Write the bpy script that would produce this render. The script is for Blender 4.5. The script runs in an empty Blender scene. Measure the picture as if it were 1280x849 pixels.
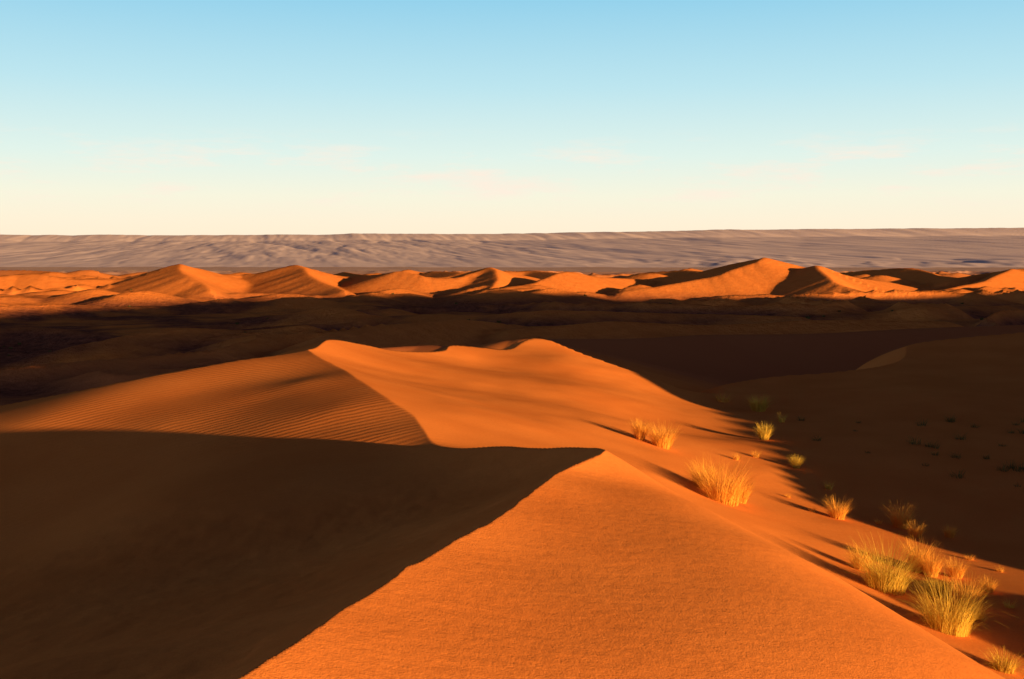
import bpy, math, random
import numpy as np
from mathutils import Vector
random.seed(4); rng=np.random.RandomState(7)
F=1372.0; PITCH=math.atan(102.5/F)
cp,sp=math.cos(PITCH),math.sin(PITCH)
def P(px,py,Y):
    a=(px-640)/F; b=-(py-424.5)/F
    d=(a, cp+b*sp, -sp+b*cp); k=Y/d[1]
    return (d[0]*k, Y, d[2]*k)
ALPHA=math.radians(44); BETA=math.radians(5.2)
SH=(math.cos(ALPHA),-math.sin(ALPHA)); TB=math.tan(BETA)
def toward(p,t,extra=0.0): return (p[0]+SH[0]*t,p[1]+SH[1]*t,p[2]+TB*t+extra)

# ---------------- noise ----------------
def vnoise(x,y,seed=0):
    xi=np.floor(x).astype(np.int64); yi=np.floor(y).astype(np.int64)
    fx=x-xi; fy=y-yi
    fx=fx*fx*fx*(fx*(fx*6-15)+10); fy=fy*fy*fy*(fy*(fy*6-15)+10)
    def h(a,b):
        n=(a*374761393+b*668265263+seed*1442695041)&0xffffffff
        n=((n^(n>>13))*1274126177)&0xffffffff
        n=n^(n>>16)
        return (n&0xffffff)/float(0xffffff)*2-1
    a=h(xi,yi);b=h(xi+1,yi);c=h(xi,yi+1);d=h(xi+1,yi+1)
    return (a*(1-fx)+b*fx)*(1-fy)+(c*(1-fx)+d*fx)*fy
def fbm(x,y,o=4,seed=0):
    s=0;a=1;n=0
    for i in range(o):
        s=s+a*vnoise(x*2**i+17.3*i,y*2**i-9.1*i,seed+i);n+=a;a*=.5
    return s/n
# ---------------- thin plate surface ----------------
class TPS:
    def __init__(s,pts,reg=1e-3):
        p=np.array(pts,float); s.x=p[:,:2]/20.0; n=len(p)
        K=s.k(((s.x[:,None]-s.x[None])**2).sum(2))+np.eye(n)*reg*0.02
        Pm=np.hstack([np.ones((n,1)),s.x]); M=np.zeros((n+3,n+3))
        M[:n,:n]=K;M[:n,n:]=Pm;M[n:,:n]=Pm.T
        s.w=np.linalg.solve(M,np.concatenate([p[:,2],np.zeros(3)]))
    @staticmethod
    def k(r2): return 0.5*r2*np.log(r2+1e-12)
    def __call__(s,X,Y):
        X=X/20.0;Y=Y/20.0; n=len(s.x)
        o=s.w[n]+s.w[n+1]*X+s.w[n+2]*Y
        for i in range(n):
            o=o+s.w[i]*s.k((X-s.x[i,0])**2+(Y-s.x[i,1])**2)
        return o
# crest shared by lit face A and lee face B  (point, slopeA, slopeB)
K=[((-5.2,-14,-2.2),.3,.45),((-3.4,-6,-1.7),.3,.45),((-2.1,0,-1.45),.3,.45),
   (P(300,849,4.06),.3,.5),(P(440,755,5.5),.3,.5),(P(560,680,7.5),.3,.5),(P(660,620,10.1),.3,.5),
   (P(714,586,12.2),.32,.5),(P(755,562,14),.34,.5),(P(706,560,15.2),.25,.48),(P(630,559,16.8),.22,.42),(P(547,558,18.5),.2,.25),
   (P(530,535,20),.2,.15),(P(490,500,22.5),.22,.12),(P(440,468,26),.22,.11),(P(385,437,32),.15,.1)]
kp=np.array([k[0] for k in K])
Apts=[];Bpts=[];Cpts=[]
for i,(p,sa,sb) in enumerate(K):
    a=kp[max(i-1,0)];b=kp[min(i+1,len(K)-1)]
    t=(b-a)[:2]; t/=np.hypot(*t); n=np.array([-t[1],t[0]])   # left normal
    Apts.append(p);Bpts.append(p)
    e=1.0 if 3<=i<=12 else 2.5
    if i<15:
        Apts.append((p[0]+n[0]*e,p[1]+n[1]*e,p[2]+sa*e*1.3))
        Bpts.append((p[0]-n[0]*e,p[1]-n[1]*e,p[2]+sb*e*1.2))
        q=.6 if 3<=i<=12 else 1.2
        Bpts.append((p[0]+n[0]*q,p[1]+n[1]*q,p[2]-sb*q))
# --- A: sunlit side
top=[P(480,436,40),P(560,437,44),P(625,436,47),P(650,431,48.6),P(675,424,50),P(700,431,49.5),P(750,450,48),P(840,482,45)]
ridgeR=[P(900,481,50),P(1000,468,52),P(1130,445,56),P(1280,415,60)]
Apts+=top+ridgeR
Apts+=[(0,0,-1.75),(2,0,-2.4),(2,4,-2.45),(4,3,-3.4),(0,-6,-2.6),(3,-10,-4),(8,0,-4.8),(0,2.5,-1.9)]
Apts+=[(3.3,7.4,-2.85),(2.6,9.9,-2.75),(2.0,12,-2.72),(3.75,8.2,-3.2),(3.2,10.6,-3.15),(2.3,13.2,-3.05),(4.6,9.6,-3.95),(3.9,12,-3.95),(2.9,14.8,-3.75),(1.9,16.6,-3.5),(4.9,12.2,-4.75)]
Apts+=[P(1185,785,14.9),P(1110,735,16.7),P(900,625,21.3),P(1040,650,21.8),P(1130,655,22.8),P(825,555,27),(8,15,-5.2),(8,10,-5.2),(6.5,8,-4.9),P(1270,849,13.1),
 P(640,520,25),P(560,490,29),P(640,470,38),P(700,480,37),P(600,452,43),P(500,452,36),P(750,520,30),P(850,540,32),P(820,500,39),P(660,545,22),P(700,450,45),
 P(960,560,30),P(1000,620,24),P(800,590,21),P(720,572,20.5),P(905,508,42),P(1100,560,31),P(1200,550,33),P(1280,620,26),P(1280,500,42),P(1100,490,44),
 (20,5,-5.6),(15,-5,-5.6),(30,20,-5.8),(40,40,-5),(45,62,-3.5),(20,25,-5.8),(12,0,-5.2),(12,-12,-5.6)]
Apts+=[(-12,30,1.0),(-10,15,2.0),(-10,5,2.0),(-12,-8,1.5),(-20,20,3)]
# --- B: lee / left side
Bpts+=[(-3,6.4,-2.45),(-2.4,9,-3.0),(-2.6,12.5,-3.55),P(490,613,16),P(380,600,17.2),P(200,620,17.5),P(0,700,17.5),P(0,780,11.2),P(0,600,22),
 P(200,532,23.2),P(60,520,25.5),P(400,535,21),P(330,500,24.3),P(0,507,29),P(190,470,28.5),P(300,450,30),P(-100,524,30),P(250,490,26.2),P(380,470,26.8),
 (-22,28,-5.4),(-25,20,-6.5),(-12,12,-5.2),(-15,5,-6),(-8,0,-4.7),(-8,7,-4.6),(-10,-10,-5.3)]
Bpts+=[(10,10,4),(10,25,2),(10,0,3),(0,40,-1.2),(12,40,1),(10,-12,2.5)]
# --- C: far side of the crests
cf=[P(-200,545,32),P(-100,524,30),P(0,507,29),P(190,470,28.5),P(300,450,30),P(385,437,32)]+top+ridgeR+[(40,63,-3.4),(60,66,-3.5)]
for i,p in enumerate(cf):
    a=np.array(cf[max(i-1,0)]);b=np.array(cf[min(i+1,len(cf)-1)]);t=(b-a)[:2];t/=np.hypot(*t);n=np.array([-t[1],t[0]])
    if n[1]<0.2: n=np.array([-.3,.95])
    Cpts.append(p)
    Cpts.append((p[0]+n[0]*4,p[1]+n[1]*4,p[2]-1.7)); Cpts.append((p[0]-n[0]*4,p[1]-n[1]*4,p[2]+1.6))
    Cpts.append((p[0]+n[0]*16,p[1]+n[1]*16,p[2]-6.5))
Cpts+=[(0,5,10),(-20,5,8),(25,5,12)]
SA,SB,SC=TPS(Apts),TPS(Bpts),TPS(Cpts)

# ---------------- ridge dunes ----------------
def tent(X,Y,pts,sl,sr,rnd=0.0,wob=0.0,seed=0,maxd=400):
    out=np.full(X.shape,-60.0)
    pts=np.array(pts,float)
    if wob:
        q=[]
        for i in range(len(pts)-1):
            for k in range(4):
                f=k/4.0; q.append(pts[i]*(1-f)+pts[i+1]*f)
        q.append(pts[-1]); q=np.array(q); zz=q[:,2].copy()
        r=np.random.RandomState(seed)
        for _ in range(2): q[1:-1]=(q[:-2]+2*q[1:-1]+q[2:])/4
        q[1:-1,:2]+=r.normal(0,wob,(len(q)-2,2))
        q[1:-1]=(q[:-2]+2*q[1:-1]+q[2:])/4
        q[:,2]=.4*zz+.6*q[:,2]
        pts=q
    m=(X>pts[:,0].min()-maxd)&(X<pts[:,0].max()+maxd)&(Y>pts[:,1].min()-maxd)&(Y<pts[:,1].max()+maxd)
    if not m.any(): return out
    x=X[m];y=Y[m];best=np.full(x.shape,-60.0)
    for i in range(len(pts)-1):
        a=pts[i];b=pts[i+1];d=b[:2]-a[:2];L2=(d**2).sum()+1e-9
        tt=np.clip(((x-a[0])*d[0]+(y-a[1])*d[1])/L2,0,1)
        dx=x-(a[0]+d[0]*tt);dy=y-(a[1]+d[1]*tt)
        dist=np.sqrt(dx*dx+dy*dy+rnd*rnd)-rnd
        side=(d[0]*(y-a[1])-d[1]*(x-a[0]))
        s=np.where(side>0,sl,sr)
        zc=a[2]+(b[2]-a[2])*tt
        best=np.maximum(best,zc-s*dist)
    out[m]=best
    return out
def smax(a,b,k):
    h=np.clip(.5+.5*(a-b)/k,0,1); return b*(1-h)+a*h+k*h*(1-h)

BASE=-16.0
def pl(L,dz=0): return [tuple(np.array(P(*q))+np.array([0,0,dz])) for q in L]
far=[ (pl([(-140,352,430),(-60,347,430),(0,345,440),(40,341,445),(90,349,440),(160,348,450),(195,341,450),(225,330,455),(262,342,470),(300,344,480),(335,339,480),(370,331,480),(405,342,480),(450,348,500)]),.40,.28,1),
 (pl([(225,330,455),(240,346,420),(262,362,395)]),.42,.28,2),
 (pl([(370,331,480),(392,348,440),(430,364,400)]),.42,.28,3),
 (pl([(430,340,560),(465,345,470),(500,338,450),(540,348,440),(580,346,450),(612,334,470),(640,342,480),(670,348,520)]),.40,.28,4),
 (pl([(612,334,470),(630,350,430),(600,366,390)]),.42,.28,24),
 (pl([(640,358,400),(680,350,420),(710,338,440),(750,347,450),(800,349,480)]),.40,.28,5),
 (pl([(820,347,520),(880,341,500),(925,328,470),(955,322,460),(985,332,500),(1000,339,460),(1020,332,440),(1060,347,430),(1100,352,460)]),.42,.26,6),
 (pl([(955,322,460),(900,344,430),(850,353,420),(780,364,400)]),.26,.40,7),
 (pl([(1050,341,640),(1100,337,620),(1140,334,600),(1170,344,560),(1210,349,500)]),.40,.28,8),
 (pl([(1190,349,500),(1240,341,540),(1265,336,520),(1320,335,520),(1400,345,500)]),.40,.30,9),
 (pl([(1265,336,520),(1230,352,460),(1180,362,430)]),.28,.40,19),
 (pl([(1020,332,440),(1040,353,400),(1090,368,375)]),.40,.28,15),
 (pl([(-100,339,700),(40,337,680),(90,342,640)]),.4,.3,26),
 (pl([(540,339,700),(590,341,650),(660,338,680),(700,341,640)]),.4,.3,27),
 (pl([(800,341,700),(860,337,680),(900,342,640)]),.4,.3,28)]
rr=np.random.RandomState(12)
small=[]
for k in range(90):
    y0=rr.uniform(335,450) if k%2 else rr.uniform(450,720); x0=rr.uniform(-.52,.52)*y0
    an=math.radians(rr.uniform(-25,60)); L=rr.uniform(18,46); hh=rr.uniform(2.6,5.8)+max(0,(y0-450)/80)
    c0=np.array([x0,y0]); d0=np.array([math.cos(an),math.sin(an)]); n0=np.array([-d0[1],d0[0]])
    pts=[c0-d0*L*.5+n0*L*.15,c0-d0*L*.2-n0*2,c0+d0*L*.12,c0+d0*L*.5+n0*L*.2]
    zs=[BASE+.8+hh*f for f in (.25,.8,1.,.2)]
    small.append(([(p[0],p[1],z) for p,z in zip(pts,zs)],.44,.24,100+k))
mid=[ (pl([(300,402,260),(360,392,250),(425,382,240),(470,395,230),(520,410,215)]),.36,.30,10,2.0),
 (pl([(60,440,170),(120,428,165),(215,408,180),(300,414,190),(380,406,185)]),.36,.28,11,2.0),
 (pl([(690,424,92),(850,421,95),(1000,417,100),(1280,406,105),(1500,400,112)]),.22,.2,12,.8),
 (pl([(430,440,72),(520,431,74),(600,433,72),(655,423,68),(700,430,76)]),.32,.26,13,.5),
 (pl([(560,398,260),(700,387,240),(860,392,250),(1000,396,230)]),.34,.28,16,3.),
 (pl([(640,412,170),(760,400,180),(880,408,185),(1020,398,190),(1180,402,180)]),.32,.28,46,2.),
 (pl([(880,386,300),(1040,377,310),(1200,383,290),(1330,380,300)]),.32,.28,17,3.),
 (pl([(-60,386,270),(60,379,300),(160,384,320),(260,381,330)]),.32,.28,18,3.),
 (pl([(-40,418,200),(40,408,210),(130,417,200),(180,432,180)]),.32,.28,48,2.),
 (pl([(420,416,150),(500,406,160),(590,398,190),(640,410,200)]),.34,.28,58,1.5),
 (pl([(-20,468,128),(60,455,125),(140,450,130),(260,450,135)]),.32,.28,59,1.2)]
def gp(px,py): 
    Y=F*16/(py-322.0); return P(px,py,Y)
big_caster=[(128,-28,17),toward(gp(-10,406),400,3),toward(gp(120,386),420),toward(gp(300,377),440),toward(gp(600,374),400),toward(gp(900,379),320),toward(gp(1280,378),250),toward(gp(1500,374),200)]  # unseen ridge right of frame, shaped so its shadow covers the plain
near_caster=[(24.0,5.2,-7.0),toward(P(1000,620,24),19),toward(P(975,580,27.5),20,.1),toward(P(912,510,41),26,.25),toward(P(840,482,45),30,.7),toward(P(1000,468,52),34,1.6),toward(P(1280,415,60),36,2.6),(80,60,3.5)]  # unseen nearer ridge, fitted along the sun ray to shade the right slope
mound_caster=[(17.0,-1.5,-6.2),(14.6,6.6,-4.1),(14.2,8.0,-3.9),(14.6,9.6,-4.1),(16,13,-5.4)]  # unseen low mound added to shade the trough hollow

def H(X,Y):
    shp=X.shape; X=X.ravel().astype(float);Y=Y.ravel().astype(float)
    R=np.hypot(X,Y)
    z=BASE+0.9*fbm(X/70,Y/70,4,3)
    d=fbm(X/60+.35*fbm(X/40,Y/40,2,8),Y/38,3,21); rd=1-np.abs(d)*3.0
    w=np.clip((R-70)/60,0,1)*np.clip((1500-R)/700,0,1)
    z=z+w*4.8*np.clip(rd,0,1)**1.3*np.clip(.7+fbm(X/150,Y/150,2,31)*1.3,0,1.2)
    z=z+w*.4*fbm(X/11,Y/11,3,35)
    for L,a,b,s in far: z=smax(z,tent(X,Y,L,a,b,rnd=.9,wob=1.8,seed=s,maxd=90),1.0)
    for L,a,b,s in small: z=smax(z,tent(X,Y,L,a,b,rnd=.6,wob=.8,seed=s,maxd=40),.7)
    z=z-np.clip(R-1200,0,9000)*0.0003
    for L,a,b,s,wb in mid: z=smax(z,tent(X,Y,L,a,b,rnd=.8,wob=wb,seed=s,maxd=120),.8)
    z=smax(z,tent(X,Y,big_caster,.5,.42,wob=3,seed=5,maxd=200),3)
    m=(R<160)
    x=X[m];y=Y[m]
    a=SA(x,y)
    mr=smax(tent(x,y,near_caster,.45,.45,maxd=60),tent(x,y,mound_caster,.4,.4,maxd=30),.3)
    u=.05*fbm(x/3,y/3,3,51)*np.clip((np.hypot(x,y)-2)/10,0,1)
    a=a+u
    b=SB(x,y)+.02*fbm(x*2.6,y*2.6,3,61)*np.clip((18-y)/3,0,1)+.03*fbm(x/4,y/4,2,63)
    c=SC(x,y)+.08*fbm(x/5,y/5,2,71)
    nr=np.minimum(np.minimum(a,b),c)
    nr=np.where(x>18,np.minimum(a,c),nr)
    out=np.maximum(0,np.maximum(np.maximum(-26-x,x-44),np.maximum(-14-y,y-63)))
    nr=nr-out*.6
    z[m]=smax(smax(z[m],nr,.6),mr,.25)
    return z.reshape(shp)

# ---------------- terrain mesh ----------------
half=math.radians(27.5)
th=np.concatenate([np.linspace(-math.pi,-half,130,endpoint=False),np.linspace(-half,half,1060),np.linspace(half,math.pi,130,endpoint=False)[1:]])
rows=np.exp(np.arange(math.log(1.0),math.log(14000),0.0064))
rows=np.concatenate([[0.02,.3,.6],rows])
TH,RR=np.meshgrid(th,rows)
X=RR*np.sin(TH);Y=RR*np.cos(TH)
nr,nc=X.shape
Z=np.empty_like(X)
for i in range(0,nr,120): Z[i:i+120]=H(X[i:i+120],Y[i:i+120])
co=np.stack([X,Y,Z],-1).reshape(-1,3).astype(np.float32)
idx=np.arange(nr*nc,dtype=np.int32).reshape(nr,nc)
nx=np.roll(idx,-1,axis=1)
q=np.stack([idx[:-1],nx[:-1],nx[1:],idx[1:]],-1).reshape(-1,4)
def mkmesh(name,co,q,smooth=True):
    me=bpy.data.meshes.new(name); me.vertices.add(len(co)); me.vertices.foreach_set('co',co.ravel())
    k=q.shape[1]
    me.loops.add(q.size); me.loops.foreach_set('vertex_index',q.ravel().astype(np.int32))
    me.polygons.add(len(q)); me.polygons.foreach_set('loop_start',np.arange(0,q.size,k,dtype=np.int32))
    try: me.polygons.foreach_set('loop_total',np.full(len(q),k,dtype=np.int32))
    except Exception: pass
    me.polygons.foreach_set('use_smooth',np.full(len(q),smooth,dtype=bool))
    me.update(calc_edges=True); me.validate()
    ob=bpy.data.objects.new(name,me); bpy.context.scene.collection.objects.link(ob); return ob
terrain=mkmesh('sand_dunes',co,q)

# ---------------- materials ----------------
class N:
    def __init__(s,nt): s.nt=nt
    def __call__(s,t,**kw):
        n=s.nt.nodes.new(t)
        for k,v in kw.items(): setattr(n,k,v)
        return n
    def math(s,op,a,b=None,c=None,clamp=False):
        n=s.nt.nodes.new('ShaderNodeMath');n.operation=op;n.use_clamp=clamp
        for i,v in enumerate((a,b,c)):
            if v is None: continue
            if isinstance(v,(int,float)): n.inputs[i].default_value=v
            else: s.nt.links.new(v,n.inputs[i])
        return n.outputs[0]
    def link(s,a,b): s.nt.links.new(a,b)
    def mix(s,f,a,b,blend='MIX'):
        n=s.nt.nodes.new('ShaderNodeMix');n.data_type='RGBA';n.blend_type=blend
        for i,v in ((0,f),(6,a),(7,b)):
            if isinstance(v,(int,float)): n.inputs[i].default_value=v
            elif isinstance(v,tuple): n.inputs[i].default_value=(*v,1)
            else: s.nt.links.new(v,n.inputs[i])
        return n.outputs[2]
    def mr(s,v,a,b,c=0,d=1):
        n=s.nt.nodes.new('ShaderNodeMapRange')
        s.nt.links.new(v,n.inputs[0])
        for i,x in enumerate((a,b,c,d)): n.inputs[i+1].default_value=x
        return n.outputs[0]
def newmat(name):
    m=bpy.data.materials.new(name);m.use_nodes=True;nt=m.node_tree
    b=nt.nodes['Principled BSDF'];b.inputs['Roughness'].default_value=1
    b.inputs['Specular IOR Level'].default_value=0.0
    return m,N(nt),b
m,n,b=newmat('orange_sand')
tc=n('ShaderNodeTexCoord').outputs['Object']
sep=n('ShaderNodeSeparateXYZ');n.link(tc,sep.inputs[0])
ln=n('ShaderNodeVectorMath',operation='LENGTH');n.link(tc,ln.inputs[0]);R=ln.outputs['Value']
def noise(scale,detail=4,rough=.55,vec=None,dist=0):
    t=n('ShaderNodeTexNoise');t.inputs['Scale'].default_value=scale;t.inputs['Detail'].default_value=detail;t.inputs['Roughness'].default_value=rough
    t.inputs['Distortion'].default_value=dist
    n.link(vec or tc,t.inputs['Vector']);return t.outputs['Fac']
SANDA=(.76,.262,.078); SANDB=(.68,.218,.062)
c1=n.mix(n.mr(noise(.35,3),.35,.65),SANDA,SANDB)
c1=n.mix(n.mr(noise(22,2,.7),.3,.7,0,.35),c1,(.56,.165,.05))
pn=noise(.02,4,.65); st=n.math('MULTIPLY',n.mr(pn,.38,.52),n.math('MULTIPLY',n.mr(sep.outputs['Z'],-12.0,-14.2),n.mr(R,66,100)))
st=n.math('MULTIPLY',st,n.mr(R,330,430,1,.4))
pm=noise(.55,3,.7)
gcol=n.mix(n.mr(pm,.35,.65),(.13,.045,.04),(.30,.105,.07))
c1b=n.mix(n.math('MULTIPLY',n.mr(R,66,74),n.mr(R,110,160,1,0)),c1,(.50,.165,.075))  # shade painted into the sand of the dark dunes behind the ridge
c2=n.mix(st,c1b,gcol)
c3=n.mix(n.mr(R,700,1300),c2,n.mix(n.mr(noise(.006,3,.7),.4,.6),(.62,.44,.45),(.54,.39,.44)))  # distance haze painted into the far plain as lilac base colour
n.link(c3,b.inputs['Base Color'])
mp=n('ShaderNodeMapping');n.link(tc,mp.inputs['Vector']);mp.inputs['Rotation'].default_value=(0,0,math.radians(68))
w=n('ShaderNodeTexWave');w.inputs['Scale'].default_value=1.4;w.inputs['Distortion'].default_value=4.5;w.inputs['Detail'].default_value=2;w.inputs['Detail Scale'].default_value=.8
n.link(mp.outputs[0],w.inputs['Vector'])
side=n.math('ADD',sep.outputs['X'],n.math('MULTIPLY',sep.outputs['Y'],.22))
leftm=n.mr(side,2.6,3.6,1,.13)
rm=n.math('MULTIPLY',n.math('MULTIPLY',n.mr(noise(.3,2),.34,.56,.5,1),n.mr(R,15,20,.1,1)),leftm)
fm=n.mr(R,13,19,1,.42)
hgt=n.math('ADD',n.math('MULTIPLY',n.math('MULTIPLY',w.outputs['Fac'],rm),.0048),n.math('MULTIPLY',n.math('MULTIPLY',noise(7,5,.65),fm),.009))
hgt=n.math('ADD',hgt,n.math('MULTIPLY',noise(75,1,.7),.0024))
hgt=n.math('ADD',hgt,n.math('MULTIPLY',n.math('MULTIPLY',n.math('MULTIPLY',pm,n.mr(R,90,180)),n.mr(R,330,420,1,.25)),.7))
bp=n('ShaderNodeBump');bp.inputs['Strength'].default_value=.9;bp.inputs['Distance'].default_value=1.0
n.link(hgt,bp.inputs['Height']);n.link(bp.outputs[0],b.inputs['Normal'])
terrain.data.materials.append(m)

# ---------------- mountains ----------------
def mountains():
    na,nrw=1500,180
    a=np.linspace(math.radians(-60),math.radians(60),na); v=np.linspace(0,1,nrw)
    A,V=np.meshgrid(a,v)
    px=640+np.tan(A)*F
    top=np.interp(px,[-3000,0,200,400,440,600,850,900,1000,1280,4000],[300,297,296,294.5,293,293,289.5,288.5,289,289,292])
    D0=1500.; D1=5000.
    D=D0*(D1/D0)**V
    htop=(322-top)/F*D1/np.cos(A)*1.0
    bx=np.tan(A)*D
    u=(D-D0)/(D1-D0)
    s=bx/260+u*4.0
    g=1-np.abs(fbm(s,u*1.8,3,5))*2.4
    g2=1-np.abs(fbm(bx/80+u*9,u*5,4,15))*2.2
    prof=np.where(u<.85,0.72*(u/.85)**1.15,.72+.28*np.clip((u-.85)/.12,0,1)**.8)
    env=np.clip(u/.3,0,1)*np.clip((1-u)/.05,0,1)
    z=-24+(htop+24)*prof-env*(3.6*np.clip(g,-.5,1)+2.3*g2)+env*3
    edge=.5+.5*fbm(bx/500,V*0,4,77)
    z=z+np.clip((u-.93)/.07,0,1)*(edge*4-2.5)
    fh=np.clip(fbm(bx/130,u*9,4,91)*2.4-.1,0,1)*np.exp(-((u-.15)/.08)**2)*np.clip((px-550)/500,0.2,1)
    z=z+fh*5.5
    Dr=D/np.cos(A)
    X=Dr*np.sin(A);Y=Dr*np.cos(A)
    z=np.vstack([z,z[-1:]-5]);X=np.vstack([X,X[-1:]*1.3]);Y=np.vstack([Y,Y[-1:]*1.3])
    r=nrw+1
    co=np.stack([X,Y,z],-1).reshape(-1,3).astype(np.float32)
    idx=np.arange(r*na).reshape(r,na)
    q=np.stack([idx[:-1,:-1],idx[:-1,1:],idx[1:,1:],idx[1:,:-1]],-1).reshape(-1,4)
    ob=mkmesh('mountains',co,q)
    m,n,b=newmat('hazy_rock')
    tc=n('ShaderNodeTexCoord').outputs['Object']
    t=n('ShaderNodeTexNoise');t.inputs['Scale'].default_value=.006;t.inputs['Detail'].default_value=8;t.inputs['Roughness'].default_value=.65;n.link(tc,t.inputs['Vector'])
    n.link(n.mix(n.mr(t.outputs['Fac'],.35,.65),(.68,.58,.80),(.76,.65,.86)),b.inputs['Base Color'])  # aerial haze put into the rock's base colour as a lilac tint
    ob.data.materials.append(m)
mountains()

# ---------------- grass ----------------
def rayground(px,py,y0=10.5,y1=420):
    Ys=np.exp(np.linspace(math.log(y0),math.log(y1),2500))
    p=np.array([P(px,py,1.0)]); X=p[0,0]*Ys; Zr=p[0,2]*Ys
    h=H(X,Ys); i=np.argmax(h>=Zr)
    return float(X[i]),float(Ys[i]),float(h[i])
def blades(cnt,h,rad,r,lean=.55,w=.006):
    V=[];Q=[]
    for k in range(cnt):
        an=r.uniform(0,2*math.pi); rr=rad*.35*math.sqrt(r.uniform()); bx,by=rr*math.cos(an),rr*math.sin(an)
        a2=an+r.normal(0,.5); L=h*r.uniform(.35,1.1); ln_=abs(r.normal(lean*.55,lean*.5)); curl=r.uniform(.2,1.2)*lean
        ww=w*r.uniform(.7,1.3); px_,py_=-math.sin(a2+r.uniform(-1,1)),math.cos(a2)
        b0=len(V); seg=4
        x,y,z=bx,by,-.04; ang=ln_*.5
        for s in range(seg+1):
            f=s/seg; wd=ww*(1-f*.85)
            V.append((x-px_*wd,y-py_*wd,z));V.append((x+px_*wd,y+py_*wd,z))
            st=L/seg; x+=math.cos(a2)*math.sin(ang)*st;y+=math.sin(a2)*math.sin(ang)*st;z+=math.cos(ang)*st
            ang+=curl*.55
        for s in range(seg):
            i=b0+2*s;Q.append((i,i+1,i+3,i+2))
    return V,Q
def grassmat(name,ca,cb,tl=.35):
    m,n,b=newmat(name)
    oi=n('ShaderNodeTexCoord').outputs['Object']
    t=n('ShaderNodeTexNoise');t.inputs['Scale'].default_value=9;t.inputs['Detail'].default_value=3;n.link(oi,t.inputs['Vector'])
    col=n.mix(n.mr(t.outputs['Fac'],.35,.65),ca,cb)
    n.link(col,b.inputs['Base Color'])
    tr=n('ShaderNodeBsdfTranslucent');n.link(col,tr.inputs['Color'])
    ms=n('ShaderNodeMixShader');ms.inputs[0].default_value=tl
    out=[x for x in m.node_tree.nodes if x.type=='OUTPUT_MATERIAL'][0]
    n.link(b.outputs[0],ms.inputs[1]);n.link(tr.outputs[0],ms.inputs[2]);n.link(ms.outputs[0],out.inputs['Surface'])
    return m
gold=grassmat('dry_grass',(.88,.46,.10),(.72,.40,.09)); grn=grassmat('green_grass',(.62,.44,.08),(.76,.54,.12))
tufts=[(800,550,24,1,.6),(828,559,30,1,1.0),(880,612,34,1,.9),(903,628,52,1,1.1),(925,628,30,1,.7),(903,502,14,1,1.6),(948,514,20,0,1.1),(955,550,20,0,.7),(977,528,12,0,.8),
(1047,648,26,1,.9),(1126,660,30,1,.8),(1145,672,20,1,.8),(1187,672,16,1,.7),(1076,712,30,1,.8),(1108,738,60,0,1.05),(1148,714,38,1,.7),(1164,720,30,1,.7),(1195,722,24,1,.8),
(1185,788,64,0,1.15),(1208,760,40,1,.8),(1235,740,20,1,.8),(1255,838,28,0,1.2),(995,585,16,0,.7),(1036,612,12,0,.8),(920,575,10,1,.9),(1168,745,26,0,1),(890,590,8,1,1),(945,572,10,1,1),(1262,760,14,0,1),
(1098,655,8,1,1),(1015,640,8,1,1),(985,622,7,1,1),(1212,700,10,1,1),(1250,715,9,1,1),(1222,775,18,1,1)]
for i,(px,py,hp,g,wf) in enumerate(tufts):
    x,y,z=rayground(px,py); h=hp/F*y
    cnt=int(220+ h*900) if hp>15 else 130
    V,Q=blades(cnt,h*1.2,h*wf,np.random.RandomState(i+50),lean=.55*wf+.15,w=max(.0033,y*.00018))
    ob=mkmesh('grass_tuft',np.array(V,np.float32),np.array(Q,np.int32),False)
    ob.location=(x,y,z);ob.data.materials.append(gold if g else grn)
V=[];Q=[]
r=np.random.RandomState(99); pts=[]
for k in range(300):
    yy=math.exp(r.uniform(math.log(75),math.log(420))); xx=r.uniform(-.5,.5)*yy
    if vnoise(np.array([xx/30]),np.array([yy/30]),3)[0]<.05: continue
    pts.append((xx,yy,r.uniform(.3,.9)*(0.6+yy/400)))
for k in range(34):
    y_=r.uniform(25,38); pts.append((y_*r.uniform(.25,.5),y_,r.uniform(.12,.5)))
pa=np.array(pts); hz=H(pa[:,0],pa[:,1])
for (xx,yy,s),zz in zip(pts,hz):
    if xx<8.5 and yy<70: continue
    v,qq=blades(26 if yy>60 else 60,s*.8,s,r,lean=.9,w=.0005*yy if yy>60 else .006)
    o=len(V); V+=[(a+xx,b_+yy,c+zz) for a,b_,c in v]; Q+=[tuple(i+o for i in t) for t in qq]
sc=mkmesh('desert_scrub',np.array(V,np.float32),np.array(Q,np.int32),False)
sc.data.materials.append(grassmat('scrub',(.10,.09,.035),(.15,.13,.05)))

# ---------------- sky & sun ----------------
S=Vector((SH[0]*math.cos(BETA),SH[1]*math.cos(BETA),math.sin(BETA)))
sun=bpy.data.lights.new('sun','SUN');sun.energy=12.8;sun.angle=math.radians(.5);sun.color=(1,.58,.18)
so=bpy.data.objects.new('sun',sun);so.rotation_euler=(-S).to_track_quat('-Z','Y').to_euler();so.location=(50,-50,40);bpy.context.scene.collection.objects.link(so)
wd=bpy.data.worlds.new('World');bpy.context.scene.world=wd;wd.use_nodes=True
n=N(wd.node_tree);bg=wd.node_tree.nodes['Background']
sky=n('ShaderNodeTexSky');sky.sky_type='NISHITA';sky.sun_disc=False;sky.sun_elevation=BETA;sky.sun_rotation=math.atan2(SH[0],SH[1]);sky.air_density=1;sky.dust_density=1
tc=n('ShaderNodeTexCoord').outputs['Generated'];sep=n('ShaderNodeSeparateXYZ');n.link(tc,sep.inputs[0])
def lin(c): return tuple(((x/255+.055)/1.055)**2.4 if x>10 else x/255/12.92 for x in c)+(1,)
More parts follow.
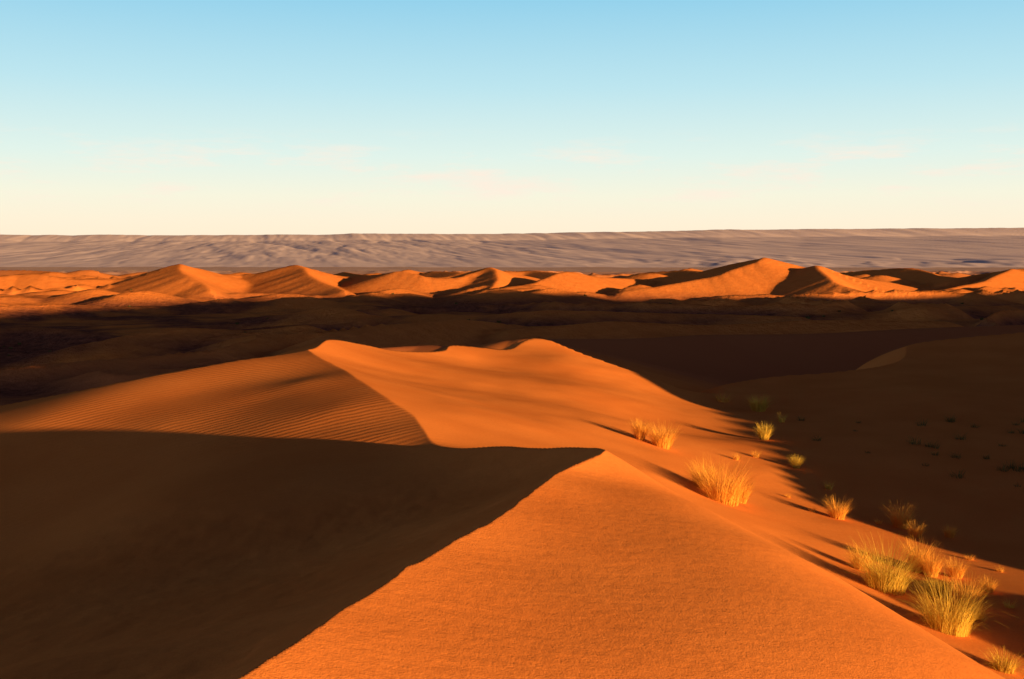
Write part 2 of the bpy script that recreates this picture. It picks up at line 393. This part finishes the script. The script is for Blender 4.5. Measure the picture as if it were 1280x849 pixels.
ramp=n('ShaderNodeValToRGB');cr=ramp.color_ramp
st=[(0,(255,224,194)),(.02,(255,236,208)),(.055,(244,242,220)),(.09,(222,240,232)),(.15,(186,226,236)),(.235,(138,203,232)),(.26,(84,118,166)),(.29,(36,34,70)),(.45,(20,15,32)),(1,(14,11,18))]
while len(cr.elements)<len(st): cr.elements.new(.5)
for e,(p_,c) in zip(cr.elements,st): e.position=p_;e.color=lin(c)
n.link(sep.outputs['Z'],ramp.inputs[0])
mp=n('ShaderNodeMapping');mp.inputs['Scale'].default_value=(6,6,36);mp.inputs['Location'].default_value=(2.3,.7,.4);n.link(tc,mp.inputs['Vector'])
t=n('ShaderNodeTexNoise');t.inputs['Scale'].default_value=1.6;t.inputs['Detail'].default_value=8;t.inputs['Roughness'].default_value=.66;n.link(mp.outputs[0],t.inputs['Vector'])
band=n.math('MULTIPLY',n.mr(sep.outputs['Z'],.035,.06),n.mr(sep.outputs['Z'],.115,.085))
cl=n.math('MULTIPLY',n.math('MULTIPLY',n.mr(t.outputs['Fac'],.51,.70),band),.8)
colr=n.mix(cl,ramp.outputs[0],lin((253,234,218))[:3])
dt=n('ShaderNodeVectorMath',operation='DOT_PRODUCT');n.link(tc,dt.inputs[0]);dt.inputs[1].default_value=tuple(S)
gl=n.math('MULTIPLY',n.math('POWER',n.math('MAXIMUM',dt.outputs['Value'],0.0),4.0),.17)
gv=n('ShaderNodeVectorMath',operation='SCALE');gv.inputs[0].default_value=(1,.46,.3);n.link(gl,gv.inputs['Scale'])
ad2=n('ShaderNodeVectorMath',operation='ADD');n.link(colr,ad2.inputs[0]);n.link(gv.outputs[0],ad2.inputs[1])
add=n('ShaderNodeVectorMath',operation='SCALE');n.link(ad2.outputs[0],add.inputs[0]);add.inputs['Scale'].default_value=8.8
mx=n.mix(.03,add.outputs[0],sky.outputs[0])
n.link(mx,bg.inputs['Color']);bg.inputs['Strength'].default_value=.12
# ---------------- camera ----------------
cam=bpy.data.cameras.new('camera');cam.sensor_width=36;cam.lens=36*F/1280;cam.clip_start=.1;cam.clip_end=40000
c=bpy.data.objects.new('camera',cam);c.rotation_euler=(math.pi/2-PITCH,0,0);bpy.context.scene.collection.objects.link(c);bpy.context.scene.camera=c
sc_=bpy.context.scene;sc_.view_settings.view_transform='Standard';sc_.view_settings.look='None';sc_.view_settings.exposure=0
